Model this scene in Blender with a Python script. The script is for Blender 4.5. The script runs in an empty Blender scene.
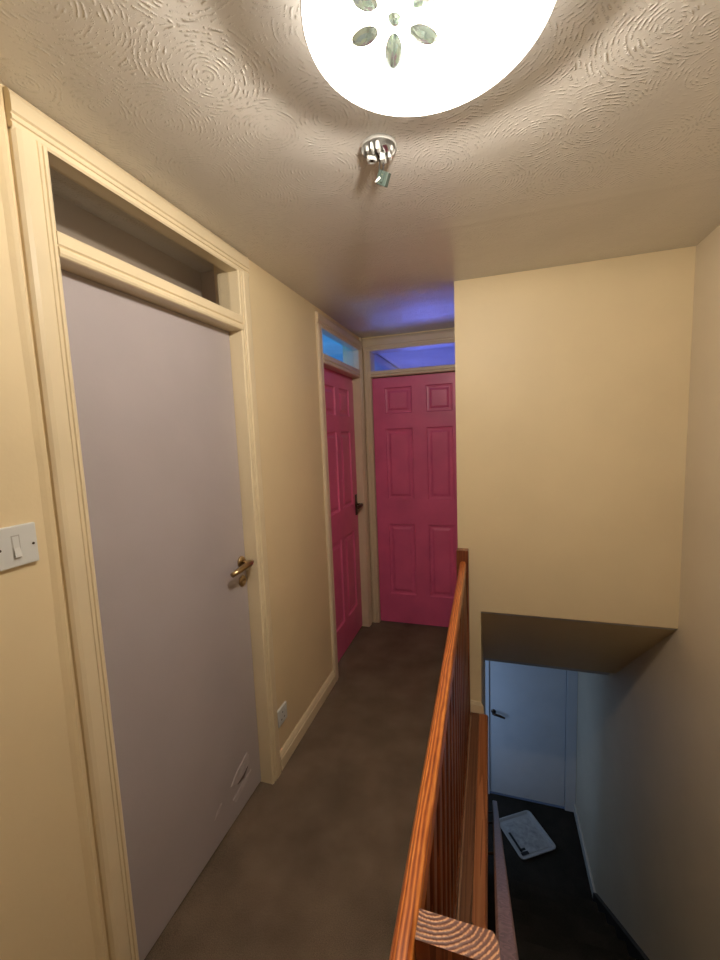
import bpy, bmesh, math, random
from mathutils import Vector, Matrix
random.seed(7)
C = bpy.context.scene.collection
S = bpy.context.scene
PI = math.pi

# ------------------------------------------------------------ camera
cam_d = bpy.data.cameras.new('camera'); cam = bpy.data.objects.new('camera', cam_d); C.objects.link(cam)
a, b, c = 1.4615, -0.0398, 0.3083
cam.matrix_world = (Matrix.Translation((0.9491, 0, 1.5468)) @ Matrix.Rotation(c, 4, 'Z')
                    @ Matrix.Rotation(a, 4, 'X') @ Matrix.Rotation(b, 4, 'Z'))
cam_d.sensor_fit = 'VERTICAL'; cam_d.sensor_height = 24
cam_d.lens = 24 * 410.54 / 960
cam_d.clip_start = 0.02
S.camera = cam

# ------------------------------------------------------------ world, lights, exposure
S.view_settings.view_transform = 'Standard'; S.view_settings.look = 'None'
S.view_settings.gamma = 1; S.view_settings.use_curve_mapping = False
S.view_settings.exposure = 0.1
w = bpy.data.worlds.new('world'); S.world = w; w.use_nodes = True
w.node_tree.nodes['Background'].inputs[0].default_value = (0.25, 0.4, 0.8, 1)
w.node_tree.nodes['Background'].inputs[1].default_value = 0.05

def area(name, loc, rot, sx, sy, col, power):
    d = bpy.data.lights.new(name, 'AREA'); d.shape = 'RECTANGLE'; d.size = sx; d.size_y = sy
    d.color = col; d.energy = power
    o = bpy.data.objects.new(name, d); C.objects.link(o); o.location = loc; o.rotation_euler = rot
    return o
# daylight coming in through the windows of the hall below and of the rooms behind the doors
area('hall_window_light', (0.25, 3.36, -1.25), (PI/2, 0, 0), 0.7, 1.3, (0.34, 0.54, 0.92), 8)
area('far_room_window_light', (0.15, 5.05, 1.15), (-PI/2, 0, 0), 0.9, 0.9, (0.14, 0.20, 1.0), 29)
area('side_room_window_light', (-1.75, 2.7, 1.4), (0, -PI/2, 0), 1.1, 1.1, (0.05, 0.36, 1.0), 40)

# ------------------------------------------------------------ node helpers
def new_mat(name):
    m = bpy.data.materials.new(name); m.use_nodes = True
    nt = m.node_tree; return m, nt, nt.nodes['Principled BSDF']
def nd(nt, t, **kw):
    n = nt.nodes.new(t)
    for k, v in kw.items(): setattr(n, k, v)
    return n
def mth(nt, op, a_, b_=None, c_=None):
    n = nd(nt, 'ShaderNodeMath', operation=op)
    for i, v in enumerate((a_, b_, c_)):
        if v is None: continue
        if isinstance(v, (int, float)): n.inputs[i].default_value = v
        else: nt.links.new(v, n.inputs[i])
    return n.outputs[0]
def coords(nt, scale=(1, 1, 1), loc=(0, 0, 0)):
    tc = nd(nt, 'ShaderNodeTexCoord'); mp = nd(nt, 'ShaderNodeMapping')
    mp.inputs['Scale'].default_value = scale; mp.inputs['Location'].default_value = loc
    nt.links.new(tc.outputs['Object'], mp.inputs[0]); return mp.outputs[0]
def noise(nt, co, scale, detail=3, rough=0.5):
    n = nd(nt, 'ShaderNodeTexNoise'); n.inputs['Scale'].default_value = scale
    n.inputs['Detail'].default_value = detail; n.inputs['Roughness'].default_value = rough
    nt.links.new(co, n.inputs['Vector']); return n.outputs['Fac']
def ramp(nt, fac, stops):
    r = nd(nt, 'ShaderNodeValToRGB'); e = r.color_ramp.elements
    while len(e) < len(stops): e.new(0.5)
    for k, (p, col) in enumerate(stops): e[k].position = p; e[k].color = (*col, 1)
    nt.links.new(fac, r.inputs[0]); return r.outputs[0]
def bump(nt, bs, h, strength, dist=0.01):
    n = nd(nt, 'ShaderNodeBump'); n.inputs['Strength'].default_value = strength; n.inputs['Distance'].default_value = dist
    nt.links.new(h, n.inputs['Height']); nt.links.new(n.outputs[0], bs.inputs['Normal'])
def mul(col, k): return tuple(v*k for v in col)

def paint(name, col, rough=0.6, var=0.06, nscale=4, bscale=60, bstr=0.15, bdist=0.002, spec=0.5):
    m, nt, bs = new_mat(name); co = coords(nt)
    f = noise(nt, co, nscale, 4)
    nt.links.new(ramp(nt, f, [(0.3, mul(col, 1-var)), (0.7, mul(col, 1+var))]), bs.inputs['Base Color'])
    bs.inputs['Roughness'].default_value = rough; bs.inputs['Specular IOR Level'].default_value = spec
    bump(nt, bs, noise(nt, co, bscale, 3), bstr, bdist)
    return m

def metal(name, col, rough=0.3):
    m, nt, bs = new_mat(name); co = coords(nt)
    nt.links.new(ramp(nt, noise(nt, co, 40, 3), [(0.3, mul(col, .85)), (0.7, col)]), bs.inputs['Base Color'])
    bs.inputs['Metallic'].default_value = 1; bs.inputs['Roughness'].default_value = rough
    return m

def wood(name, axis, dark, mid, light, rough=0.35, freq=22, offset=(0, 0, 0), rings_n=9.0):
    sc = [1, 1, 1]; sc['XYZ'.index(axis)] = 0.025
    m, nt, bs = new_mat(name); co = coords(nt, tuple(sc), offset)
    f1 = noise(nt, co, freq*1.6, 2, 0.4)
    f2 = noise(nt, co, freq*7, 3, 0.6)
    rings = mth(nt, 'FRACT', mth(nt, 'MULTIPLY', f1, rings_n))
    k = mth(nt, 'ADD', mth(nt, 'MULTIPLY', rings, 0.65), mth(nt, 'MULTIPLY', f2, 0.5))
    nt.links.new(ramp(nt, k, [(0.12, dark), (0.5, mid), (0.92, light)]), bs.inputs['Base Color'])
    bs.inputs['Roughness'].default_value = rough
    bs.inputs['Coat Weight'].default_value = 0.25; bs.inputs['Coat Roughness'].default_value = 0.25
    bump(nt, bs, k, 0.15, 0.001)
    return m

def striped_rail(name, dark, mid, light):
    m, nt, bs = new_mat(name)
    tc = nd(nt, 'ShaderNodeTexCoord'); sep = nd(nt, 'ShaderNodeSeparateXYZ'); nt.links.new(tc.outputs['Object'], sep.inputs[0])
    mp = nd(nt, 'ShaderNodeMapping'); mp.inputs['Scale'].default_value = (1, .12, 1); nt.links.new(tc.outputs['Object'], mp.inputs[0])
    u = mth(nt, 'ADD', sep.outputs[0], mth(nt, 'MULTIPLY', sep.outputs[1], .0129))
    u = mth(nt, 'ADD', u, mth(nt, 'MULTIPLY', sep.outputs[2], .7))
    u = mth(nt, 'ADD', u, mth(nt, 'MULTIPLY', noise(nt, mp.outputs[0], 30, 3), .016))
    st_ = mth(nt, 'SINE', mth(nt, 'MULTIPLY', u, 2*PI/.0062))
    k = mth(nt, 'ADD', mth(nt, 'MULTIPLY_ADD', st_, .27, .22), mth(nt, 'MULTIPLY', noise(nt, mp.outputs[0], 260, 3), .55))
    nt.links.new(ramp(nt, k, [(.15, dark), (.5, mid), (.85, light)]), bs.inputs['Base Color'])
    bs.inputs['Roughness'].default_value = .32; bs.inputs['Coat Weight'].default_value = .25; bs.inputs['Coat Roughness'].default_value = .25
    bump(nt, bs, k, .15, .001); return m

def end_grain(name, cx, cy):
    m, nt, bs = new_mat(name)
    tc = nd(nt, 'ShaderNodeTexCoord'); sep = nd(nt, 'ShaderNodeSeparateXYZ'); nt.links.new(tc.outputs['Object'], sep.inputs[0])
    dx = mth(nt, 'SUBTRACT', sep.outputs[0], cx); dy = mth(nt, 'MULTIPLY', mth(nt, 'SUBTRACT', sep.outputs[1], cy), 1.25)
    d = mth(nt, 'SQRT', mth(nt, 'ADD', mth(nt, 'MULTIPLY', dx, dx), mth(nt, 'MULTIPLY', dy, dy)))
    d = mth(nt, 'ADD', d, mth(nt, 'MULTIPLY', noise(nt, tc.outputs['Object'], 25, 2), 0.008))
    s = mth(nt, 'SINE', mth(nt, 'MULTIPLY', d, 2*PI/0.0068))
    s = mth(nt, 'ADD', mth(nt, 'MULTIPLY', s, 0.4), mth(nt, 'MULTIPLY', noise(nt, tc.outputs['Object'], 300, 2), 1.0))
    nt.links.new(ramp(nt, s, [(0.30, (.10, .028, .012)), (0.62, (.22, .07, .03)), (0.90, (.60, .30, .14))]), bs.inputs['Base Color'])
    bs.inputs['Roughness'].default_value = 0.45
    bump(nt, bs, s, 0.3, 0.001)
    return m

def artex(name, col):
    """swirled plaster: rings round scattered centres, broken up and lumpy"""
    m, nt, bs = new_mat(name)
    tc = nd(nt, 'ShaderNodeTexCoord')
    wn = nd(nt, 'ShaderNodeTexNoise'); wn.inputs['Scale'].default_value = 9; wn.inputs['Detail'].default_value = 3
    nt.links.new(tc.outputs['Object'], wn.inputs['Vector'])
    va = nd(nt, 'ShaderNodeVectorMath', operation='MULTIPLY_ADD'); nt.links.new(wn.outputs['Color'], va.inputs[0])
    va.inputs[1].default_value = (.03, .03, 0); nt.links.new(tc.outputs['Object'], va.inputs[2])
    vo = nd(nt, 'ShaderNodeTexVoronoi', voronoi_dimensions='2D', feature='F1'); vo.inputs['Scale'].default_value = 5.2
    vo.inputs['Randomness'].default_value = 0.75
    nt.links.new(va.outputs[0], vo.inputs['Vector'])
    d = vo.outputs['Distance']
    ring = mth(nt, 'SINE', mth(nt, 'MULTIPLY', d, 125.0))
    ring = mth(nt, 'POWER', mth(nt, 'MULTIPLY_ADD', ring, 0.5, 0.5), 2.0)
    lump = noise(nt, tc.outputs['Object'], 70, 3, 0.65)
    lump = mth(nt, 'MULTIPLY', mth(nt, 'SUBTRACT', lump, 0.47), 6.0); 
    cl = nd(nt, 'ShaderNodeClamp'); nt.links.new(lump, cl.inputs[0])
    patch = mth(nt, 'MULTIPLY', mth(nt, 'SUBTRACT', noise(nt, tc.outputs['Object'], 6, 2), 0.33), 5.0)
    cp = nd(nt, 'ShaderNodeClamp'); nt.links.new(patch, cp.inputs[0]); cp.inputs[1].default_value = 0.12
    # the strip past the board joint over the stairs is smoother
    sep = nd(nt, 'ShaderNodeSeparateXYZ'); nt.links.new(tc.outputs['Object'], sep.inputs[0])
    over = mth(nt, 'MULTIPLY', mth(nt, 'GREATER_THAN', sep.outputs[0], 0.72), mth(nt, 'GREATER_THAN', sep.outputs[1], 1.56))
    keep = mth(nt, 'MULTIPLY_ADD', over, -0.72, 1.0)
    h = mth(nt, 'MULTIPLY', mth(nt, 'MULTIPLY', ring, cl.outputs[0]), cp.outputs[0])
    h = mth(nt, 'ADD', mth(nt, 'MULTIPLY', h, keep), mth(nt, 'MULTIPLY', noise(nt, tc.outputs['Object'], 20, 3), 0.5))
    # shallow ridge of the taped joint
    jy = mth(nt, 'ABSOLUTE', mth(nt, 'SUBTRACT', sep.outputs[1], 1.63))
    jr = mth(nt, 'MULTIPLY', mth(nt, 'SUBTRACT', 0.03, jy), 30.0)
    cj = nd(nt, 'ShaderNodeClamp'); nt.links.new(jr, cj.inputs[0])
    jx = mth(nt, 'GREATER_THAN', sep.outputs[0], 0.42)
    h = mth(nt, 'ADD', h, mth(nt, 'MULTIPLY', mth(nt, 'MULTIPLY', cj.outputs[0], jx), 0.35))
    f = noise(nt, tc.outputs['Object'], 3, 3)
    nt.links.new(ramp(nt, f, [(0.3, mul(col, .95)), (0.7, mul(col, 1.05))]), bs.inputs['Base Color'])
    bs.inputs['Roughness'].default_value = 0.27
    bump(nt, bs, h, 0.9, 0.0024)
    return m

def carpet(name, col):
    m, nt, bs = new_mat(name); co = coords(nt)
    f = mth(nt, 'ADD', mth(nt, 'MULTIPLY', noise(nt, co, 350, 2), 0.5), mth(nt, 'MULTIPLY', noise(nt, co, 5, 4), 0.5))
    nt.links.new(ramp(nt, f, [(0.35, mul(col, .62)), (0.65, mul(col, 1.35))]), bs.inputs['Base Color'])
    bs.inputs['Roughness'].default_value = 0.95; bs.inputs['Specular IOR Level'].default_value = 0.1
    bump(nt, bs, noise(nt, co, 400, 2), 0.7, 0.004)
    return m

def glass(name, tint=(1, 1, 1), gl=0.08, rough=0.02):
    m, nt, bs = new_mat(name); nt.nodes.remove(bs)
    tr = nd(nt, 'ShaderNodeBsdfTransparent'); tr.inputs[0].default_value = (*tint, 1)
    g = nd(nt, 'ShaderNodeBsdfGlossy'); g.inputs['Roughness'].default_value = rough
    mx = nd(nt, 'ShaderNodeMixShader'); mx.inputs[0].default_value = gl
    nt.links.new(tr.outputs[0], mx.inputs[1]); nt.links.new(g.outputs[0], mx.inputs[2])
    nt.links.new(mx.outputs[0], nt.nodes['Material Output'].inputs[0]); return m

M = {}
M['wall'] = paint('cream_emulsion', (.74, .60, .375), 0.5, .04, 2.5, 45, .25, .0025)
M['wall_pale'] = paint('cream_emulsion_right', (.68, .58, .43), 0.55, .04, 2.5, 45, .25, .0025)
M['wall_low'] = paint('pale_emulsion', (.64, .60, .52), 0.6, .04, 2.5, 45, .25, .0025)
M['trim'] = paint('cream_gloss', (.74, .62, .42), 0.3, .04, 6, 30, .1, .001)
M['trim2'] = paint('buff_gloss', (.66, .53, .38), 0.35, .04, 6, 30, .1, .001)
M['ceiling'] = artex('swirled_plaster', (.72, .69, .65))
M['plain'] = paint('plain_plaster', (.74, .72, .70), .7, .08, 3, 30, .3, .003)
M['white'] = paint('white_paint', (.62, .62, .62), .4, .03, 5, 40, .1, .001)
M['plastic'] = paint('white_plastic', (.66, .67, .66), .3, .02, 5, 40, .03, .0005)
M['mauve'] = paint('mauve_paint', (.42, .375, .385), .38, .05, 3, 90, .18, .0012)
M['pink'] = paint('deep_pink_paint', (.66, .12, .27), .35, .10, 5, 60, .15, .001)
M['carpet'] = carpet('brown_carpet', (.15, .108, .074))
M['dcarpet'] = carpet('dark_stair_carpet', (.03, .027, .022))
M['dark'] = paint('dark_paint', (.02, .017, .015), .5)
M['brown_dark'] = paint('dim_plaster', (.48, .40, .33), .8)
M['brass'] = metal('aged_brass', (.50, .36, .20), .28)
M['bronze'] = metal('dark_bronze', (.10, .07, .05), .35)
M['steel'] = metal('chrome', (.8, .8, .8), .2)
M['glass'] = glass('window_glass', (1, 1, 1), .12)
M['railY'] = striped_rail('orange_stained_rail', (.20, .035, .008), (.46, .115, .018), (.72, .26, .055))
M['bead'] = wood('pale_unstained_bead', 'Y', (.16, .07, .035), (.30, .16, .09), (.42, .26, .16), .5, 40)
M['postZ'] = wood('red_brown_stained_post', 'Z', (.065, .014, .006), (.15, .038, .014), (.28, .085, .035), .35, 22)
M['boardY'] = wood('brown_stained_board', 'Y', (.07, .024, .011), (.13, .045, .020), (.20, .078, .034), .4, 16)
M['nosingY'] = wood('orange_brown_nosing', 'Y', (.16, .045, .014), (.30, .095, .030), (.40, .15, .055), .35, 14)
M['lowrail'] = wood('mauve_brown_rail', 'Y', (.10, .05, .042), (.19, .10, .085), (.30, .18, .15), .35, 14)
M['endgrain'] = end_grain('sawn_end_grain', .862, .522)
M['tray'] = paint('grey_white_plastic', (.40, .41, .41), .4, .06, 12)
M['tray_mat'] = paint('marked_grey_plastic', (.34, .35, .35), .6, .3, 22)
M['greygreen'] = paint('grey_green_plastic', (.035, .05, .042), .4)
M['dirty'] = paint('dirty_white', (.40, .39, .37), .5, .2, 30)
M['black'] = paint('black_rubber', (.01, .01, .01), .5)
M['mauve_dark'] = paint('exposed_board', (.12, .09, .08), .7)  # dark colour for the shadow along the torn paint
M['flake'] = paint('bare_undercoat', (.50, .45, .46), .35, .15, 60)

def shade_mat():
    m, nt, bs = new_mat('lit_glass_shade'); nt.nodes.remove(bs)
    tr = nd(nt, 'ShaderNodeBsdfTransparent'); tr.inputs[0].default_value = (.75, .75, .75, 1)
    e = nd(nt, 'ShaderNodeEmission'); e.inputs[0].default_value = (1, .92, .80, 1); e.inputs[1].default_value = 9.0
    mx = nd(nt, 'ShaderNodeMixShader'); mx.inputs[0].default_value = 0.5
    nt.links.new(tr.outputs[0], mx.inputs[1]); nt.links.new(e.outputs[0], mx.inputs[2])
    nt.links.new(mx.outputs[0], nt.nodes['Material Output'].inputs[0]); return m
M['shade'] = shade_mat()
M['gem'] = glass('gem_glass', (.13, .14, .13), .2, .12)

# ------------------------------------------------------------ mesh helpers
def obj(name, bm, mats, parent=None, smooth=False):
    me = bpy.data.meshes.new(name); bmesh.ops.recalc_face_normals(bm, faces=bm.faces[:])
    bm.to_mesh(me); bm.free()
    o = bpy.data.objects.new(name, me); C.objects.link(o)
    if not isinstance(mats, (list, tuple)): mats = [mats]
    for m in mats: me.materials.append(M[m])
    if smooth:
        for p in me.polygons: p.use_smooth = True
    if parent: o.parent = parent
    return o
def empty(name, loc):
    o = bpy.data.objects.new(name, None); C.objects.link(o); o['base'] = 1; del o['base']
    EMPTY_LOC[o] = Vector(loc); return o
EMPTY_LOC = {}
def settle():
    """put each Empty at its thing's base, leaving its parts where they stand"""
    for o, l in EMPTY_LOC.items():
        o.location = l
        for ch in o.children: ch.matrix_parent_inverse = Matrix.Translation(-l)
def tag(o, label=None, cat=None, group=None, kind=None):
    if label: o['label'] = label
    if cat: o['category'] = cat
    if group: o['group'] = group
    if kind: o['kind'] = kind
    return o
def box(bm, x0, x1, y0, y1, z0, z1, bev=0, mi=0):
    r = bmesh.ops.create_cube(bm, size=1)
    for v in r['verts']:
        v.co = Vector((x0 + (v.co.x+.5)*(x1-x0), y0 + (v.co.y+.5)*(y1-y0), z0 + (v.co.z+.5)*(z1-z0)))
    fs = {f for v in r['verts'] for f in v.link_faces}
    for f in fs: f.material_index = mi
    if bev:
        es = {e for v in r['verts'] for e in v.link_edges}
        bmesh.ops.bevel(bm, geom=list(es), offset=bev, segments=2, affect='EDGES', profile=.6)
def prism(bm, pts, axis, a0, a1):
    """extrude a closed 2D outline along an axis; pts are in the other two axes, in xyz order"""
    def P(p, t):
        q = list(p); q.insert('XYZ'.index(axis), t); return Vector(q)
    v0 = [bm.verts.new(P(p, a0)) for p in pts]; v1 = [bm.verts.new(P(p, a1)) for p in pts]
    n = len(pts)
    bm.faces.new(v0); bm.faces.new(v1[::-1])
    for i in range(n): bm.faces.new((v0[i], v0[(i+1) % n], v1[(i+1) % n], v1[i]))
def loft(bm, rings, cap=True):
    vs = [[bm.verts.new(p) for p in r] for r in rings]; n = len(vs[0])
    for i in range(len(vs)-1):
        for j in range(n): bm.faces.new((vs[i][j], vs[i][(j+1) % n], vs[i+1][(j+1) % n], vs[i+1][j]))
    if cap: bm.faces.new(vs[0][::-1]); bm.faces.new(vs[-1])
def tube(bm, pts, r, seg=10):
    pts = [Vector(p) for p in pts]; rings = []
    if isinstance(r, (int, float)): r = [r]*len(pts)
    up = None
    for i, p in enumerate(pts):
        d = (pts[min(i+1, len(pts)-1)] - pts[max(i-1, 0)]).normalized()
        if up is None: up = d.orthogonal().normalized()
        u = (up - d*up.dot(d)).normalized(); up = u; v = d.cross(u)
        rings.append([p + (u*math.cos(2*PI*k/seg) + v*math.sin(2*PI*k/seg))*r[i] for k in range(seg)])
    loft(bm, rings)
def lathe(bm, prof, origin, axis=Vector((0, 0, 1)), seg=32, cap=True, sc=(1, 1)):
    o = Vector(origin); ax = Vector(axis).normalized(); u = ax.orthogonal().normalized(); v = ax.cross(u)
    if abs(ax.z) > .99: u, v = Vector((1, 0, 0)), Vector((0, 1, 0))
    loft(bm, [[o + ax*h + (u*math.cos(2*PI*k/seg)*sc[0] + v*math.sin(2*PI*k/seg)*sc[1])*r for k in range(seg)] for r, h in prof], cap)

H = 2.289      # ceiling
LF = -2.49     # floor of the hall below
YF = 3.134; YP = 2.197; XP = .783; XR = 1.79; YS = .55
DX = -.044     # recess of the doors in the left wall

# ------------------------------------------------------------ structure
def struct(name, bm, m, label, cat, parent=None):
    o = obj(name, bm, m, parent)
    tag(o, label, cat, kind='structure'); return o

bm = bmesh.new()
prism(bm, [(-.0, -1.0), (XR, -1.0), (XR, YS), (.84, YS), (.84, YF), (0, YF)], 'Z', -.20, 0)
for y0, y1 in ((.745, 1.473), (2.32, 3.033)): box(bm, -.12, 0, y0, y1, -.2, -.001)
box(bm, .075, .765, YF, YF+.12, -.2, -.001)
struct('floor', bm, 'carpet', 'worn brown carpet covering the upstairs landing', 'floor')

bm = bmesh.new(); box(bm, 0, XR, -1.0, YF, H, H+.1)
struct('ceiling', bm, 'ceiling', 'swirl-textured plaster ceiling above the landing', 'ceiling')

# left wall with two door openings
bm = bmesh.new()
T = -.12
for y0, y1, z0, z1 in ((-1.1, .712, 0, H), (.712, 1.506, 2.236, H), (1.506, 2.287, 0, H), (2.287, 3.05, 2.222, H), (3.05, YF+.12, 0, H)):
    box(bm, T if z0 == 0 else -.040, 0, y0, y1, z0, z1)
struct('wall_left', bm, 'wall', 'cream painted wall with the grey-mauve door and light switch', 'wall')

bm = bmesh.new()
for x0, x1, z0, z1 in ((0, .04, 0, H), (.04, .80, 2.222, H), (.80, XR, 0, H)):
    box(bm, x0, x1, YF, YF+.12, z0, z1)
struct('wall_far', bm, 'wall', 'short cream wall around the pink door facing the camera', 'wall')

# box-out over the stairs with its sloping underside, and the strip of wall beside it
bm = bmesh.new()
prism(bm, [(YP, .582), (YP, H), (YF, H), (YF, -.202), (3.337, -.336), (3.337, -.336-.0001)][:4] + [(YF, -.202)][:0], 'X', .8985, XR)
box(bm, XP, .8985, YP, YF, 0, H)
struct('wall_bulkhead', bm, 'wall', 'cream boxed-out wall hanging over the staircase', 'wall')
bm = bmesh.new()
prism(bm, [(YP+.004, .578), (3.337, -.336), (3.337, -.30), (YP+.02, .60)], 'X', .8985, XR)
box(bm, -1.0, XR, 3.337, 4.38, -.336, -.25)
struct('ceiling_stairwell', bm, 'plain', 'dim sloping plaster underside above the stairs', 'ceiling')

bm = bmesh.new(); box(bm, XR, XR+.1, -1.1, 4.5, LF-.1, H)
struct('wall_right', bm, 'wall_pale', 'tall cream wall running down the right of the staircase', 'wall')
bm = bmesh.new(); box(bm, T, XR+.1, -1.1, -1.0, -.2, H)
struct('wall_back', bm, 'wall', 'cream wall behind the camera at the end of the landing', 'wall')

# below the landing: well wall, hall below, its walls
bm = bmesh.new()
box(bm, .80, .8985, YS, 3.31, LF, -.201)
box(bm, .84, .8985, YS+.03, YP-.0, -.201, -.035)
box(bm, .80, .8985, YP, 3.31, -.201, -.001)
struct('wall_stairwell', bm, 'wall_low', 'pale wall under the landing edge beside the stairs', 'wall')
bm = bmesh.new(); box(bm, .795, .905, 3.31, 3.37, LF, -.337, .004)
struct('trim_3', bm, 'trim', 'slim cream casing closing the end of the stairwell wall', 'trim')
bm = bmesh.new(); box(bm, -1.0, XR, 3.25, 4.38, LF-.1, LF)
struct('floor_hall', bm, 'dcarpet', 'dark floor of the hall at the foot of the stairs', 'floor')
bm = bmesh.new()
box(bm, -1.0, -.16, 3.25, 3.337, LF, -.25); box(bm, .66, .80, 3.25, 3.337, LF, -.25)
box(bm, -.16, .66, 3.25, 3.337, LF, -1.95); box(bm, -.16, .66, 3.25, 3.337, -.55, -.25)
struct('wall_hall_near', bm, 'wall_low', 'pale hall wall with a window under the landing', 'wall')
bm = bmesh.new()
box(bm, -1.1, .845, 4.38, 4.48, LF, -.25); box(bm, .845, 1.79, 4.38, 4.48, -.45, -.25)
struct('wall_hall_far', bm, 'wall_low', 'pale wall around the white door at the foot of the stairs', 'wall')
bm = bmesh.new(); box(bm, -1.1, -1.0, 3.25, 4.38, LF, -.25)
struct('wall_hall_left', bm, 'wall_low', 'pale end wall of the hall below the landing', 'wall')
wn = empty('window_1', (.25, 3.29, -1.95)); tag(wn, 'white framed window lighting the hall below', 'window', kind='structure')
bm = bmesh.new()
for x0, x1, z0, z1 in ((-.159, -.10, -1.949, -.551), (.60, .659, -1.949, -.551), (-.10, .60, -1.949, -1.90), (-.10, .60, -.60, -.551)):
    box(bm, x0, x1, 3.27, 3.32, z0, z1, .004)
obj('window_frame', bm, 'white', wn)
bm = bmesh.new(); box(bm, -.10, .60, 3.29, 3.295, -1.90, -.60); obj('pane', bm, 'glass', wn)
bm = bmesh.new(); box(bm, .80, XR, 4.45, 4.5, LF, -.25)  # unseen panel added behind the leaf to stop light leaking under it
struct('wall_hall_back', bm, 'dark', 'dark backing behind the white door at the foot of the stairs', 'wall')

# rooms behind the doors, seen through the glazed transoms
def room(x0, x1, y0, y1, m, near, names, win=None):
    """walls other than the one shared with the landing"""
    t = .05
    sides = {'left': (x0-t, x0, y0-t, y1+t), 'right': (x1, x1+t, y0-t, y1+t), 'near': (x0, x1, y0-t, y0), 'far': (x0, x1, y1, y1+t)}
    for k, r in sides.items():
        if k in near: continue
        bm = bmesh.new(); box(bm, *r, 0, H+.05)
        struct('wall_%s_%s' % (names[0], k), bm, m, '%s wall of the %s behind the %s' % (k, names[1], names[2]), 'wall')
    bm = bmesh.new(); box(bm, x0, x1, y0, y1, -.1, -.002)
    struct('floor_' + names[0], bm, 'carpet', 'carpet of the %s behind the %s' % (names[1], names[2]), 'floor')
    bm = bmesh.new(); box(bm, x0, x1, y0, y1, H, H+.05)
    struct('ceiling_' + names[0], bm, 'ceiling' if m == 'brown_dark' else 'plain', 'ceiling of the %s seen through the glass over the %s' % (names[1], names[2]), 'ceiling')
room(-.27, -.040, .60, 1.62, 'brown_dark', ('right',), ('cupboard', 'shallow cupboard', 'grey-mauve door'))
room(-1.9, -.040, 1.8, 5.0, 'white', ('right',), ('side_room', 'side bedroom', 'pink door in the left wall'))
room(-.05, 1.6, YF+.12, 5.2, 'white', ('near',), ('far_room', 'far bedroom', 'pink door facing the camera'))

# ------------------------------------------------------------ doors
def arch_profile(w, t=.018):
    """moulded architrave section: (across from the opening outwards, projection)"""
    return [(0, 0), (0, t*.6), (.005, t*.8), (w*.16, t*.8), (w*.18, t*.6), (w*.22, t*.6), (w*.24, t*.85), (w*.33, t*.88), (w*.35, t*.72), (w*.38, t*.72), (w*.42, t), (w*.80, t), (w*.92, t*.8), (w, t*.45), (w, 0)]
def jamb_side(bm, m_, edge, sgn, w, z0, z1):
    for x, y in [(0, 0)]: pass
    pts = [(p, edge + sgn*q) for q, p in arch_profile(w)]
    prism(bm, pts, 'Z', z0, z1)

def lever(parent, org, out, along, mat, L=.115, escut=-.085, drop=-.02):
    """lever on a round rose plus keyhole escutcheon; out = away from the leaf, along = towards the free end"""
    o, n, t = Vector(org), Vector(out), Vector(along)
    bm = bmesh.new()
    lathe(bm, [(.001, 0), (.025, .0), (.025, .005), (.021, .009), (.010, .010)], o, n, 24)
    tube(bm, [o + n*.005, o + n*.03, o + n*.046], .009, 12)
    tube(bm, [o + n*.047 - t*.014, o + n*.050 + t*.01, o + n*.050 + t*.04 + Vector((0, 0, drop*.2)), o + n*.048 + t*.08 + Vector((0, 0, drop*.6)), o + n*.044 + t*L + Vector((0, 0, drop))],
         [.007, .0135, .0125, .012, .010], 12)
    h = obj('door_handle', bm, mat, parent, True)
    if escut:
        q = o + Vector((0, 0, escut)); bm = bmesh.new()
        lathe(bm, [(.001, 0), (.024, .0), (.024, .004), (.019, .008), (.008, .009), (.007, .004), (.001, .004)], q, n, 24)
        obj('keyhole_cover', bm, mat, parent, True)
    return h

def panel_leaf(w, h, t, panels):
    """leaf in local coordinates: face looks to -y, x 0..w, z 0..h; moulded raised panels"""
    bm = bmesh.new()
    xs = sorted({0, w} | {v for p in panels for v in p[:2]}); zs = sorted({0, h} | {v for p in panels for v in p[2:]})
    def isp(x0, x1, z0, z1): return any(abs(p[0]-x0) < 1e-6 and abs(p[1]-x1) < 1e-6 and abs(p[2]-z0) < 1e-6 and abs(p[3]-z1) < 1e-6 for p in panels)
    for i in range(len(xs)-1):
        for j in range(len(zs)-1):
            x0, x1, z0, z1 = xs[i], xs[i+1], zs[j], zs[j+1]
            if isp(x0, x1, z0, z1):
                rings = []
                for ins, dep in ((0, 0), (.006, .009), (.018, .011), (.026, .011), (.042, .003)):
                    rings.append([bm.verts.new((a_, dep, b_)) for a_, b_ in ((x0+ins, z0+ins), (x1-ins, z0+ins), (x1-ins, z1-ins), (x0+ins, z1-ins))])
                for q in range(len(rings)-1):
                    for k in range(4): bm.faces.new((rings[q][k], rings[q][(k+1) % 4], rings[q+1][(k+1) % 4], rings[q+1][k]))
                bm.faces.new(rings[-1])
            else:
                bm.faces.new([bm.verts.new((a_, 0, b_)) for a_, b_ in ((x0, z0), (x1, z0), (x1, z1), (x0, z1))])
    bmesh.ops.remove_doubles(bm, verts=bm.verts[:], dist=1e-5)
    b = [bm.verts.new(v) for v in ((0, t, 0), (w, t, 0), (w, t, h), (0, t, h))]
    f = [bm.verts.new(v) for v in ((0, 0, 0), (w, 0, 0), (w, 0, h), (0, 0, h))]
    bm.faces.new(b)
    for k in range(4): bm.faces.new((f[k], f[(k+1) % 4], b[(k+1) % 4], b[k]))
    return bm

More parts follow.
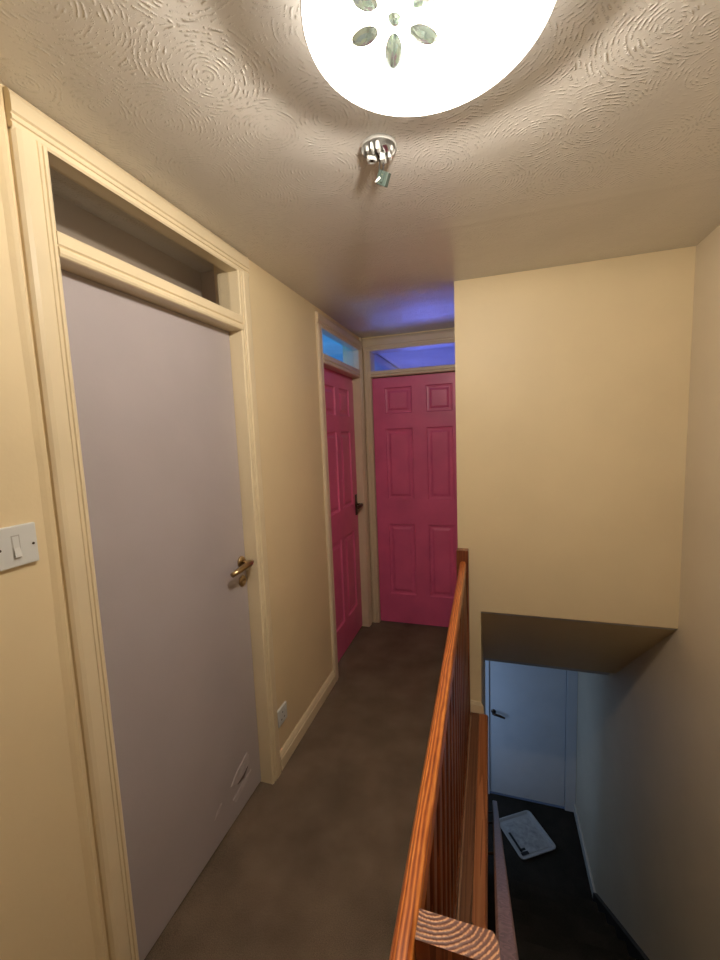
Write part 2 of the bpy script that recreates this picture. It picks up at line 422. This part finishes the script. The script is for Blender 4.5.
def rounded_bar(bm, axis, a0, a1, o0, o1, z0, z1, lip=True):
    """moulded cross bar: (o0..o1) depth, rounded nose"""
    n = 5; pts = [(o0, z0), (o1 - .008*(1 if o1 > o0 else -1), z0)]
    s = 1 if o1 > o0 else -1
    zt = z0 + (z1-z0)*.42
    for k in range(n+1):
        a_ = -PI/2 + PI*k/n; pts.append((o1 - .008*s + s*.008*math.cos(a_), (z0+zt)/2 + (zt-z0)/2*math.sin(a_)))
    pts += [(o1-.006*s, zt+.002), (o1-.003*s, zt+.004), (o1-.003*s, z1-.004), (o1-.007*s, z1), (o0, z1)]
    prism(bm, pts, axis, a0, a1)

def left_door(name, y0, y1, zt0, zt1, ztop, wl, wr, label, leafmat, trimmat, panels=None, rtrim=True):
    root = empty(name, (0, (y0+y1)/2, 0)); tag(root, label, 'door', kind='structure')
    g = .004
    # leaf
    if panels:
        bm = panel_leaf(y1-y0-2*g, 1.968, .038, panels)
        bm.transform(Matrix(((0, -1, 0, DX), (1, 0, 0, y0+g), (0, 0, 1, .010), (0, 0, 0, 1))))
        leaf = obj('door_leaf', bm, leafmat, root)
    else:
        bm = bmesh.new(); box(bm, DX-.038, DX, y0+g, y1-g, .012, 1.978, .0015)
        leaf = obj('door_leaf', bm, leafmat, root)
    # lining
    bm = bmesh.new()
    box(bm, -.084, .0, y0-.03, y0, 0, ztop, .001); box(bm, -.084, .0, y1, y1+.028, 0, ztop, .001)
    box(bm, -.040, .0, y0-.03, y1+.028, zt1, ztop, .001)
    box(bm, DX-.055, DX-.039, y0, y0+.012, 0, zt0); box(bm, DX-.055, DX-.039, y1-.012, y1, 0, zt0)
    obj('door_frame', bm, trimmat, root)
    # architrave, mitred look: head laid over the two sides
    bm = bmesh.new()
    prism(bm, [(p, y0 - q) for q, p in arch_profile(wl)], 'Z', 0, zt1+.004)
    prism(bm, [(p, y1 + q) for q, p in arch_profile(wr)], 'Z', 0, zt1+.004)
    wh = min(.080, H-.002 - zt1)
    prism(bm, [(p, zt1 + q) for q, p in arch_profile(wh)], 'Y', y0-wl, y1+wr)
    obj('architrave', bm, trimmat, root)
    bm = bmesh.new(); rounded_bar(bm, 'Y', y0-.004, y1+.006, -.085, .020, zt0-.058, zt0)
    obj('transom_bar', bm, trimmat, root)
    bm = bmesh.new(); box(bm, -.034, -.030, y0, y1, zt0, zt1)
    obj('transom_pane', bm, 'glass', root)
    return root, leaf

d1, leaf1 = left_door('door_1', .745, 1.473, 2.036, 2.205, 2.236, .073, .080,
    'flat grey-mauve door with brass lever and dark glazed transom in the left wall', 'mauve', 'trim')
h = lever(d1, (DX, 1.436, 1.040), (1, 0, 0), (0, -1, 0), 'brass', L=.125, escut=-.082, drop=-.012)
# torn paint near the foot of the leaf
def flake(pts, th=.002):
    bm = bmesh.new(); prism(bm, pts, 'X', DX+.0002, DX+th); return bm
fl = obj('paint_flake', flake([(1.258, .170), (1.300, .198), (1.375, .224), (1.388, .205), (1.386, .172), (1.345, .155), (1.300, .150)], .003), 'flake', leaf1)
tag(fl, 'pale torn patch in the paint near the foot')
obj('paint_flake', flake([(1.300, .143), (1.340, .148), (1.376, .160), (1.340, .136)], .003), 'mauve_dark', leaf1)  # shadow in the crease below the tear, put in as a dark sliver
obj('paint_flake', flake([(1.264, .106), (1.330, .120), (1.395, .128), (1.362, .100), (1.281, .080)], .002), 'flake', leaf1)
obj('paint_flake', flake([(1.149, .128), (1.170, .150), (1.198, .155), (1.184, .136)], .0012), 'flake', leaf1)

W2 = 3.033-2.32-.008
p6 = []
for cx0, cx1 in ((.105, .315), (.39, .60)):
    for z0, z1 in ((.215, .815), (1.015, 1.565), (1.675, 1.865)): p6.append((cx0, cx1, z0, z1))
d2, leaf2 = left_door('door_2', 2.32, 3.033, 2.036, 2.180, 2.222, .062, .060,
    'deep pink six-panel door side-on in the left wall with blue glazed transom', 'pink', 'trim2', p6)
lever(d2, (DX, 2.990, 1.012), (1, 0, 0), (0, -1, 0), 'bronze', L=.10, escut=None, drop=-.01)
bm = bmesh.new(); box(bm, DX, DX+.006, 2.972, 3.008, .93, 1.09, .002); obj('handle_plate', bm, 'bronze', d2)

# far door
d3 = empty('door_3', (.42, YF, 0)); tag(d3, 'deep pink six-panel door facing the camera with violet-blue glazed transom', 'door', kind='structure')
p6 = []
for cx0, cx1 in ((.094, .306), (.414, .610)):
    for z0, z1 in ((.240, .820), (1.020, 1.575), (1.690, 1.890)): p6.append((cx0, cx1, z0, z1))
bm = panel_leaf(.682, 1.966, .038, p6)
bm.transform(Matrix.Translation((.079, YF+.012, .010))); obj('door_leaf', bm, 'pink', d3)
bm = bmesh.new()
box(bm, .045, .075, YF, YF+.12, 0, 2.222, .001); box(bm, .765, .795, YF, YF+.12, 0, 2.222, .001); box(bm, .045, .795, YF, YF+.12, 2.182, 2.222, .001)
box(bm, .075, .100, YF+.052, YF+.07, 0, 2.0); box(bm, .740, .765, YF+.052, YF+.07, 0, 2.0); box(bm, .075, .765, YF+.052, YF+.07, 1.960, 2.0)
obj('door_frame', bm, 'trim2', d3)
bm = bmesh.new()
prism(bm, [(.073 - q, YF - p) for q, p in arch_profile(.055)], 'Z', 0, 2.186)
prism(bm, [(YF - p, 2.182 + q) for q, p in arch_profile(.095)], 'X', .019, XP-.001)
obj('architrave', bm, 'trim2', d3)
bm = bmesh.new(); rounded_bar(bm, 'X', .073, .775, YF+.09, YF-.012, 1.984, 2.030)
obj('transom_bar', bm, 'trim2', d3)
bm = bmesh.new(); box(bm, .075, .765, YF+.050, YF+.054, 2.028, 2.184); obj('transom_pane', bm, 'glass', d3)

# corner post between the two pink doors
bm = bmesh.new(); box(bm, 0, .017, 3.095, YF, 0, H-.001, .003)
struct('trim_4', bm, 'trim2', 'buff corner strip between the two pink doors', 'trim')

# raised plaster edge beside the near architrave
bm = bmesh.new()
prev = None
rings = []
for k in range(31):
    z = 0.0 + 2.26*k/30; y = .662 - .004*math.sin(z*3) + random.uniform(-.001, .001)
    rings.append([Vector((0, y-.020, z)), Vector((.006, y-.010, z)), Vector((.009, y-.003, z)), Vector((.007, y, z)), Vector((0, y, z))])
loft(bm, rings)
struct('trim_5', bm, 'wall', 'lumpy raised plaster edge beside the near door architrave', 'trim')

# door of the hall below
d4 = empty('door_4', (1.3, 4.38, LF)); tag(d4, 'plain white door at the foot of the stairs', 'door', kind='structure')
bm = bmesh.new(); box(bm, .934, 1.686, 4.385, 4.425, LF+.02, -.53, .002); obj('door_leaf', bm, 'white', d4)
bm = bmesh.new()
box(bm, .846, .93, 4.362, 4.44, LF, -.452, .003); box(bm, 1.69, 1.789, 4.362, 4.44, LF, -.452, .003); box(bm, .93, 1.69, 4.362, 4.44, -.525, -.452, .003)
obj('door_frame', bm, 'white', d4)
hh = lever(d4, (.975, 4.385, -1.505), (0, -1, 0), (1, 0, 0), 'bronze', L=.115, escut=None, drop=-.03)

# skirting boards
def skirt_prof(h, t=.016): return [(0, 0), (t, 0), (t, h*.62), (t*.75, h*.68), (t*.8, h*.75), (t*.45, h*.92), (t*.2, h), (0, h)]
bm = bmesh.new(); prism(bm, skirt_prof(.085), 'Y', 1.554, 2.257)
struct('baseboard_left', bm, 'trim', 'cream skirting board between the mauve door and the pink door', 'skirting board')
bm = bmesh.new(); prism(bm, skirt_prof(.085), 'Y', -1.0, .64)
struct('baseboard_near', bm, 'trim', 'cream skirting board below the light switch', 'skirting board')
bm = bmesh.new(); box(bm, XR-.016, XR, 3.46, 4.362, LF, LF+.10, .003)
struct('baseboard_hall', bm, 'wall_low', 'pale skirting board of the hall at the foot of the right wall', 'skirting board')
bm = bmesh.new()
loft(bm, [[Vector(v) for v in r] for r in (
    [(.842, YP-.001, .0), (.912, YP-.001, .0), (.912, YP-.012, .0), (.842, YP-.012, .0)],
    [(.842, YP-.001, .050), (.910, YP-.001, .042), (.910, YP-.012, .042), (.842, YP-.012, .050)],
    [(.842, YP-.001, .066), (.898, YP-.001, .062), (.898, YP-.007, .062), (.842, YP-.007, .066)])])
struct('baseboard_end', bm, 'trim', 'broken stub of cream skirting at the foot of the boxed-out wall', 'skirting board')

# landing edge boards
bm = bmesh.new()
box(bm, .841, .886, YS, YP-.001, -.034, -.003, .003)
struct('trim_1', bm, 'boardY', 'dark brown board along the landing edge beside the balusters', 'trim')
bm = bmesh.new()
prism(bm, [(.887, -.034), (.926, -.034), (.934, -.026), (.935, -.012), (.930, -.002), (.922, 0), (.887, 0)], 'Y', YS, YP-.013)
struct('trim_2', bm, 'nosingY', 'orange-brown rounded nosing at the very edge of the landing', 'trim')

# ------------------------------------------------------------ staircase
st = empty('staircase', (1.34, 3.3, LF)); tag(st, 'dark carpeted staircase going down between the landing and the right wall', 'staircase')
RISE, GO = 2.49/13, .2307
pts = [(YS, -.201)]
bm = bmesh.new()
outline = []
y, z = YS, -RISE
outline.append((YS+.001, z-.0))
for k in range(12):
    yy = YS + GO*(k+1); zz = -RISE*(k+1)
    outline += [(yy+.016, zz), (yy+.018, zz-.012), (yy+.012, zz-.026), (yy, zz-.030)]
    nz = -RISE*(k+2)
    outline.append((yy, nz if k < 11 else LF))
    # next tread level is reached at the riser foot
outline += [(YS+.001, LF)]
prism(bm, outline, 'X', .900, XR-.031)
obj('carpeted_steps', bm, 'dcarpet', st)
Lz = lambda y_: -1.43 - .83*(y_ - 2.345)
bm = bmesh.new()
prism(bm, [(YS+.02, Lz(YS+.02)), (3.453, Lz(3.453)), (3.47, LF), (3.2, LF), (YS+.02, -.30)], 'X', XR-.030, XR-.001)
s_ = obj('string_board', bm, 'dark', st); tag(s_, 'dark painted string board against the right wall')
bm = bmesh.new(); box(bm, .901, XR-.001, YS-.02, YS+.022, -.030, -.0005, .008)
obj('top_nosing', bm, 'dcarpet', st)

# stair handrail on the well wall
rl = empty('stair_handrail', (.975, 2.0, -.9)); tag(rl, 'mauve-brown handrail sloping down beside the stairs below the landing edge', 'handrail')
off = .65; ya, yb = .62, 3.45
def rz(y_): return Lz(y_) + off
prof = [(.957, -.052), (.957, -.006), (.962, 0), (.990, 0), (.995, -.006), (.995, -.052)]
bm = bmesh.new()
loft(bm, [[Vector((px, y_, rz(y_) + dz)) for px, dz in prof] for y_ in (ya, yb)])
obj('rail', bm, 'lowrail', rl)
for y_ in (.9, 1.8, 2.7, 3.25):
    bm = bmesh.new(); z_ = rz(y_) - .054
    tube(bm, [(.899, y_, z_-.04), (.93, y_, z_-.045), (.965, y_, z_-.035), (.976, y_, z_-.01), (.976, y_, z_+.012)], .006, 8)
    lathe(bm, [(.001, 0), (.022, 0), (.022, .004), (.008, .008)], (.8987, y_, z_-.04), (1, 0, 0), 16)
    obj('bracket', bm, 'bronze', rl, True)

# ------------------------------------------------------------ balustrade on the landing
bl = empty('balustrade', (.82, 1.3, 0)); tag(bl, 'orange-brown stained wooden balustrade along the landing edge', 'balustrade')
def railx(y_): return .820 - .022*(y_-.44)/1.7
RT = .868
bm = bmesh.new()
rp = [(.000, -.050), (-.001, -.012), (.003, -.003), (.009, 0), (.023, 0), (.029, -.004), (.031, -.012), (.031, -.050)]
loft(bm, [[Vector((railx(y_) + px, y_, RT + dz)) for px, dz in rp] for y_ in [-.25 + (2.145+.25)*k/12 for k in range(13)]])
obj('handrail', bm, 'railY', bl)
# far newel
bm = bmesh.new(); box(bm, .779, .840, 2.146, YP-.001, 0, .926, .003)
nw = obj('newel_post', bm, 'postZ', bl)
# near newel, sawn off flat with the end grain showing
bm = bmesh.new()
prism(bm, [(.8515, .466), (.952, .466), (.958, .472), (.958, .490), (.950, .503), (.8515, .503)], 'Z', -.030, .881)
bm.faces.ensure_lookup_table()
for f in bm.faces:
    f.material_index = 1 if f.calc_center_median().z > .88 else 0
nw = obj('newel_post', bm, ['postZ', 'endgrain'], bl); tag(nw, 'sawn-off post with striped end grain on top')
bm = bmesh.new(); box(bm, .800, .841, .504, 2.146, .0, .030, .003); obj('base_rail', bm, 'postZ', bl)
bm = bmesh.new(); loft(bm, [[Vector((x_, y_, z_)) for x_, z_ in ((-.003+cx_, .0), (.0025+cx_, .0), (.0025+cx_, .008), (-.003+cx_, .010))] for y_, cx_ in ((.505, .846), (1.2, .8455), (2.145, .845))])
tag(obj('edge_bead', bm, 'bead', bl), 'thin pale unstained bead')
n = 15
for k in range(n):
    y_ = .60 + (2.06-.60)*k/(n-1); xx = railx(y_)
    bm = bmesh.new()
    w0 = .022
    loft(bm, [[Vector((cx_ + sx*.016, y_ + sy*w0, z_)) for sx, sy in ((-1, -1), (1, -1), (1, 1), (-1, 1))]
              for cx_, z_ in ((.822, .029), (xx+.015, RT-.048))])
    bmesh.ops.bevel(bm, geom=[e for e in bm.edges if abs(e.verts[0].co.z - e.verts[1].co.z) > .1], offset=.003, segments=1, affect='EDGES')
    obj('baluster', bm, 'postZ', bl)

# ------------------------------------------------------------ ceiling lamp
LC = Vector((.853, .766)); 
lamp = empty('ceiling_lamp', (LC.x, LC.y, H)); tag(lamp, 'lit white glass bowl lamp with flower of clear gems on the ceiling', 'ceiling light')
def bowl_z(r): return 2.228 - .036*math.sqrt(max(0, 1-(r/.2055)**2))
bm = bmesh.new()
rings = []
for k in range(25):
    r = .2050*math.sin(PI/2*k/24) if k else .002
    rings.append([Vector((LC.x + r*math.cos(2*PI*q/64), LC.y + r*math.sin(2*PI*q/64), bowl_z(r))) for q in range(64)])
rings.append([Vector((LC.x + .2055*math.cos(2*PI*q/64), LC.y + .2055*math.sin(2*PI*q/64), 2.2370)) for q in range(64)])
loft(bm, rings, cap=False)
obj('glass_shade', bm, 'shade', lamp, True)
bm = bmesh.new()
rings = []
for k in range(65):
    a_ = 2*PI*k/64; rings.append((LC.x+.2062*math.cos(a_), LC.y+.2062*math.sin(a_), 2.230))
tube(bm, rings, .0016, 6); obj('shade_rim', bm, 'steel', lamp, True)
bm = bmesh.new(); lathe(bm, [(.001, 0), (.140, 0), (.160, -.012), (.162, -.053), (.158, -.053), (.150, -.018), (.001, -.018)], (LC.x, LC.y, H-.001), (0, 0, 1), 32)  # lamp mount, its pan and deep lip added to hold lamplight off the ceiling
obj('mounting_plate', bm, 'plastic', lamp, True)
for k in range(3):
    a_ = 2*PI*k/3 + .5
    bm = bmesh.new(); tube(bm, [(LC.x+.161*math.cos(a_), LC.y+.161*math.sin(a_), H-.035), (LC.x+.193*math.cos(a_), LC.y+.193*math.sin(a_), 2.243), (LC.x+.2055*math.cos(a_), LC.y+.2055*math.sin(a_), 2.231)], .002, 6)
    obj('clip_arm', bm, 'steel', lamp, True)
# gem flower riding on the bowl's underside
FC = Vector((.811, .706))
def onb(x, y, d=.004):
    r = math.hypot(x-LC.x, y-LC.y); return Vector((x, y, bowl_z(r) - d))
def gem(cx_, cy_, ang, la, lb):
    u = Vector((math.cos(ang), math.sin(ang))); v = Vector((-u.y, u.x)); rings = []
    for rr, dz in ((1, .001), (1, -.002), (.75, -.006), (.35, -.008), (.02, -.0085)):
        ring = []
        for k in range(24):
            t = 2*PI*k/24; p = Vector((cx_, cy_)) + u*la*rr*math.cos(t) + v*lb*rr*math.sin(t)
            q = onb(p.x, p.y); q.z += dz; ring.append(q)
        rings.append(ring)
    bm = bmesh.new(); loft(bm, rings); g_ = obj('gem', bm, 'gem', lamp)
    bm = bmesh.new(); pts = []
    for k in range(25):
        t = 2*PI*k/24; p = Vector((cx_, cy_)) + u*la*1.03*math.cos(t) + v*lb*1.05*math.sin(t); pts.append(onb(p.x, p.y, .005))
    tube(bm, pts, .0008, 5)
    for s in (-1, 1):
        p0 = Vector((cx_, cy_)) + u*la*s*1.02; p1 = Vector((cx_, cy_)) + u*la*s*1.38
        tube(bm, [onb(p0.x, p0.y, .005), onb(p1.x, p1.y, .005)], .0009, 5)
    obj('gem_setting', bm, 'steel', g_)
gem(FC.x, FC.y, .8, .0105, .009)
for k in range(6):
    a_ = PI/2 + .25 + k*PI/3
    gem(FC.x + .055*math.cos(a_), FC.y + .055*math.sin(a_), a_, (.032, .023, .022, .026, .022, .025)[k], .0135)
# bulb
bm = bmesh.new()
lathe(bm, [(.001, 0), (.014, 0), (.014, .03), (.012, .034)], (LC.x, LC.y, 2.24), (0, 0, 1), 16)
obj('lampholder', bm, 'plastic', lamp, True)
ld = bpy.data.lights.new('bulb', 'POINT'); ld.color = (1.0, .91, .78); ld.energy = 92; ld.shadow_soft_size = .03
lo = bpy.data.objects.new('bulb', ld); C.objects.link(lo); lo.location = (LC.x, LC.y, 2.215); lo.parent = lamp

# ------------------------------------------------------------ bare fitting on the ceiling
FX, FY = .678, 1.124
ft = empty('detector_base', (FX, FY, H)); tag(ft, 'bare round ceiling fitting with exposed contacts and a dangling connector', 'ceiling fitting')
bm = bmesh.new()
lathe(bm, [(.001, 0), (.047, 0), (.047, -.007), (.045, -.009), (.043, -.007), (.042, -.004), (.001, -.004)], (FX, FY, H-.0005), (0, 0, 1), 40)
obj('base_ring', bm, 'dirty', ft, True)
bm = bmesh.new(); lathe(bm, [(.006, -.004), (.014, -.004), (.013, -.022), (.009, -.025), (.005, -.02), (.001, -.02)], (FX-.023, FY+.014, H), (0, 0, 1), 20)
s1 = obj('screw_post', bm, 'plastic', ft, True)
bm = bmesh.new(); lathe(bm, [(.001, 0), (.005, 0), (.004, -.003), (.001, -.003)], (FX-.023, FY+.014, H-.020), (0, 0, 1), 12); obj('screw', bm, 'bronze', s1)
for dx_, dy_, w_, l_, hh_, mm in ((-.012, -.018, .006, .024, .016, 'plastic'), (.004, -.022, .008, .018, .020, 'plastic'), (.020, -.006, .012, .030, .010, 'steel'),
                              (.006, .022, .013, .020, .022, 'plastic'), (.024, .024, .007, .016, .018, 'plastic'), (-.004, .004, .004, .034, .012, 'bronze'),
                              (.034, .004, .005, .010, .014, 'dirty'), (-.026, -.014, .008, .010, .012, 'dirty')):
    bm = bmesh.new(); box(bm, FX+dx_-w_/2, FX+dx_+w_/2, FY+dy_-l_/2, FY+dy_+l_/2, H-.004-hh_, H-.004, .001)
    obj('contact_block', bm, mm, ft)
bm = bmesh.new(); tube(bm, [(FX+.008, FY+.02, H-.02), (FX+.004, FY+.034, H-.032), (FX+.0, FY+.030, H-.045), (FX+.002, FY+.026, H-.055)], .0015, 6)
tube(bm, [(FX-.002, FY+.018, H-.02), (FX-.008, FY+.030, H-.035), (FX-.004, FY+.028, H-.052)], .0015, 6)
obj('wire', bm, 'black', ft, True)
bm = bmesh.new(); box(bm, -.015, .015, -.010, .010, -.016, .016, .002)
box(bm, -.012, -.006, -.014, -.009, -.004, .016, .001); box(bm, 0, .005, -.014, -.009, -.010, .012, .001)
bm.transform(Matrix.Translation((FX+.004, FY+.024, H-.066)) @ Matrix.Rotation(.5, 4, 'Y') @ Matrix.Rotation(.35, 4, 'X'))
cn = obj('connector_block', bm, 'greygreen', ft)
bm = bmesh.new(); tube(bm, [(FX-.016, FY+.016, H-.076), (FX-.002, FY+.012, H-.068)], .003, 8); obj('pin', bm, 'plastic', cn, True)

# ------------------------------------------------------------ switch and socket
sw = empty('light_switch', (0, .578, 1.345)); tag(sw, 'white light switch plate with single rocker on the cream wall left of the mauve door', 'light switch')
bm = bmesh.new(); box(bm, .0005, .010, .535, .621, 1.302, 1.388, .003); obj('switch_plate', bm, 'plastic', sw)
bm = bmesh.new(); prism(bm, [(.0098, 1.322), (.0160, 1.323), (.0115, 1.342), (.0105, 1.366), (.0098, 1.366)], 'Y', .5725, .5845); obj('rocker', bm, 'plastic', sw)
bm = bmesh.new(); box(bm, .0095, .0104, .5705, .5865, 1.3195, 1.3685, .0003); obj('rocker_surround', bm, 'dirty', sw)
for y_ in (.548, .612):
    bm = bmesh.new(); lathe(bm, [(.001, .0095), (.0028, .0095), (.0028, .0108), (.001, .0108)], (0, y_, 1.343), (1, 0, 0), 12); obj('screw', bm, 'bronze', sw)
so = empty('wall_socket', (0, 1.625, .25)); tag(so, 'small white wall socket low on the wall beside the mauve door frame', 'socket')
bm = bmesh.new(); box(bm, .0005, .011, 1.560, 1.643, .208, .288, .003); obj('socket_plate', bm, 'plastic', so)
bm = bmesh.new(); box(bm, .0108, .0145, 1.620, 1.632, .258, .276, .001); obj('socket_switch', bm, 'plastic', so)
for y_, z_ in ((1.600, .262), (1.588, .232), (1.614, .232)):
    bm = bmesh.new(); box(bm, .0108, .0113, y_-.004, y_+.004, z_-.003, z_+.003); obj('socket_hole', bm, 'black', so)

# ------------------------------------------------------------ tray on the hall floor
tr = empty('plastic_tray', (1.28, 3.97, LF)); tag(tr, 'white plastic tray lying on the dark floor at the foot of the stairs', 'tray')
P0, P1, P3 = Vector((1.012, 4.044)), Vector((1.337, 4.250)), Vector((1.205, 3.660))
cen = (P1 + P3)/2; ux = (P1-P0).normalized(); uy = Vector((-ux.y, ux.x)); 
hw, hl = (P1-P0).length/2 + .006, .215
def rr(hw_, hl_, rad, z_, sg=6):
    out = []
    for sx, sy, a0 in ((1, 1, 0), (-1, 1, PI/2), (-1, -1, PI), (1, -1, 3*PI/2)):
        for k in range(sg+1):
            a_ = a0 + PI/2*k/sg
            p = cen + ux*(sx*(hw_-rad) + rad*math.cos(a_)) + uy*(sy*(hl_-rad) + rad*math.sin(a_)); out.append(Vector((p.x, p.y, LF + z_)))
    return out
bm = bmesh.new()
loft(bm, [rr(hw-.02, hl-.02, .03, .001), rr(hw-.004, hl-.004, .04, .030), rr(hw, hl, .045, .032), rr(hw-.002, hl-.002, .043, .036),
          rr(hw-.012, hl-.012, .036, .036), rr(hw-.022, hl-.022, .03, .012), rr(hw-.04, hl-.04, .03, .008)])
obj('tray_body', bm, 'tray', tr)
bm = bmesh.new()
loft(bm, [rr(hw-.052, hl-.052, .025, .0075), rr(hw-.052, hl-.052, .025, .011), rr(hw-.058, hl-.058, .022, .012)])
t2 = obj('raised_base', bm, 'tray_mat', tr)
def place(bm, u_, v_, w_, l_, z0, z1):
    box(bm, -w_/2, w_/2, -l_/2, l_/2, LF+z0, LF+z1, .001)
for u_, v_, w_, l_ in ((-.138, -.03, .022, .20), (-.118, -.150, .075, .030), (-.118, -.112, .060, .020)):  # the long bar stands in for the shaded tray edge; the short ones are slots
    bm = bmesh.new(); box(bm, -w_/2, w_/2, -l_/2, l_/2, 0, .004, .001)
    p = cen + ux*u_ + uy*v_
    bm.transform(Matrix.Translation((p.x, p.y, LF+.0115)) @ Matrix.Rotation(math.atan2(ux.y, ux.x), 4, 'Z'))
    obj('dark_slot', bm, 'black', tr)

settle()
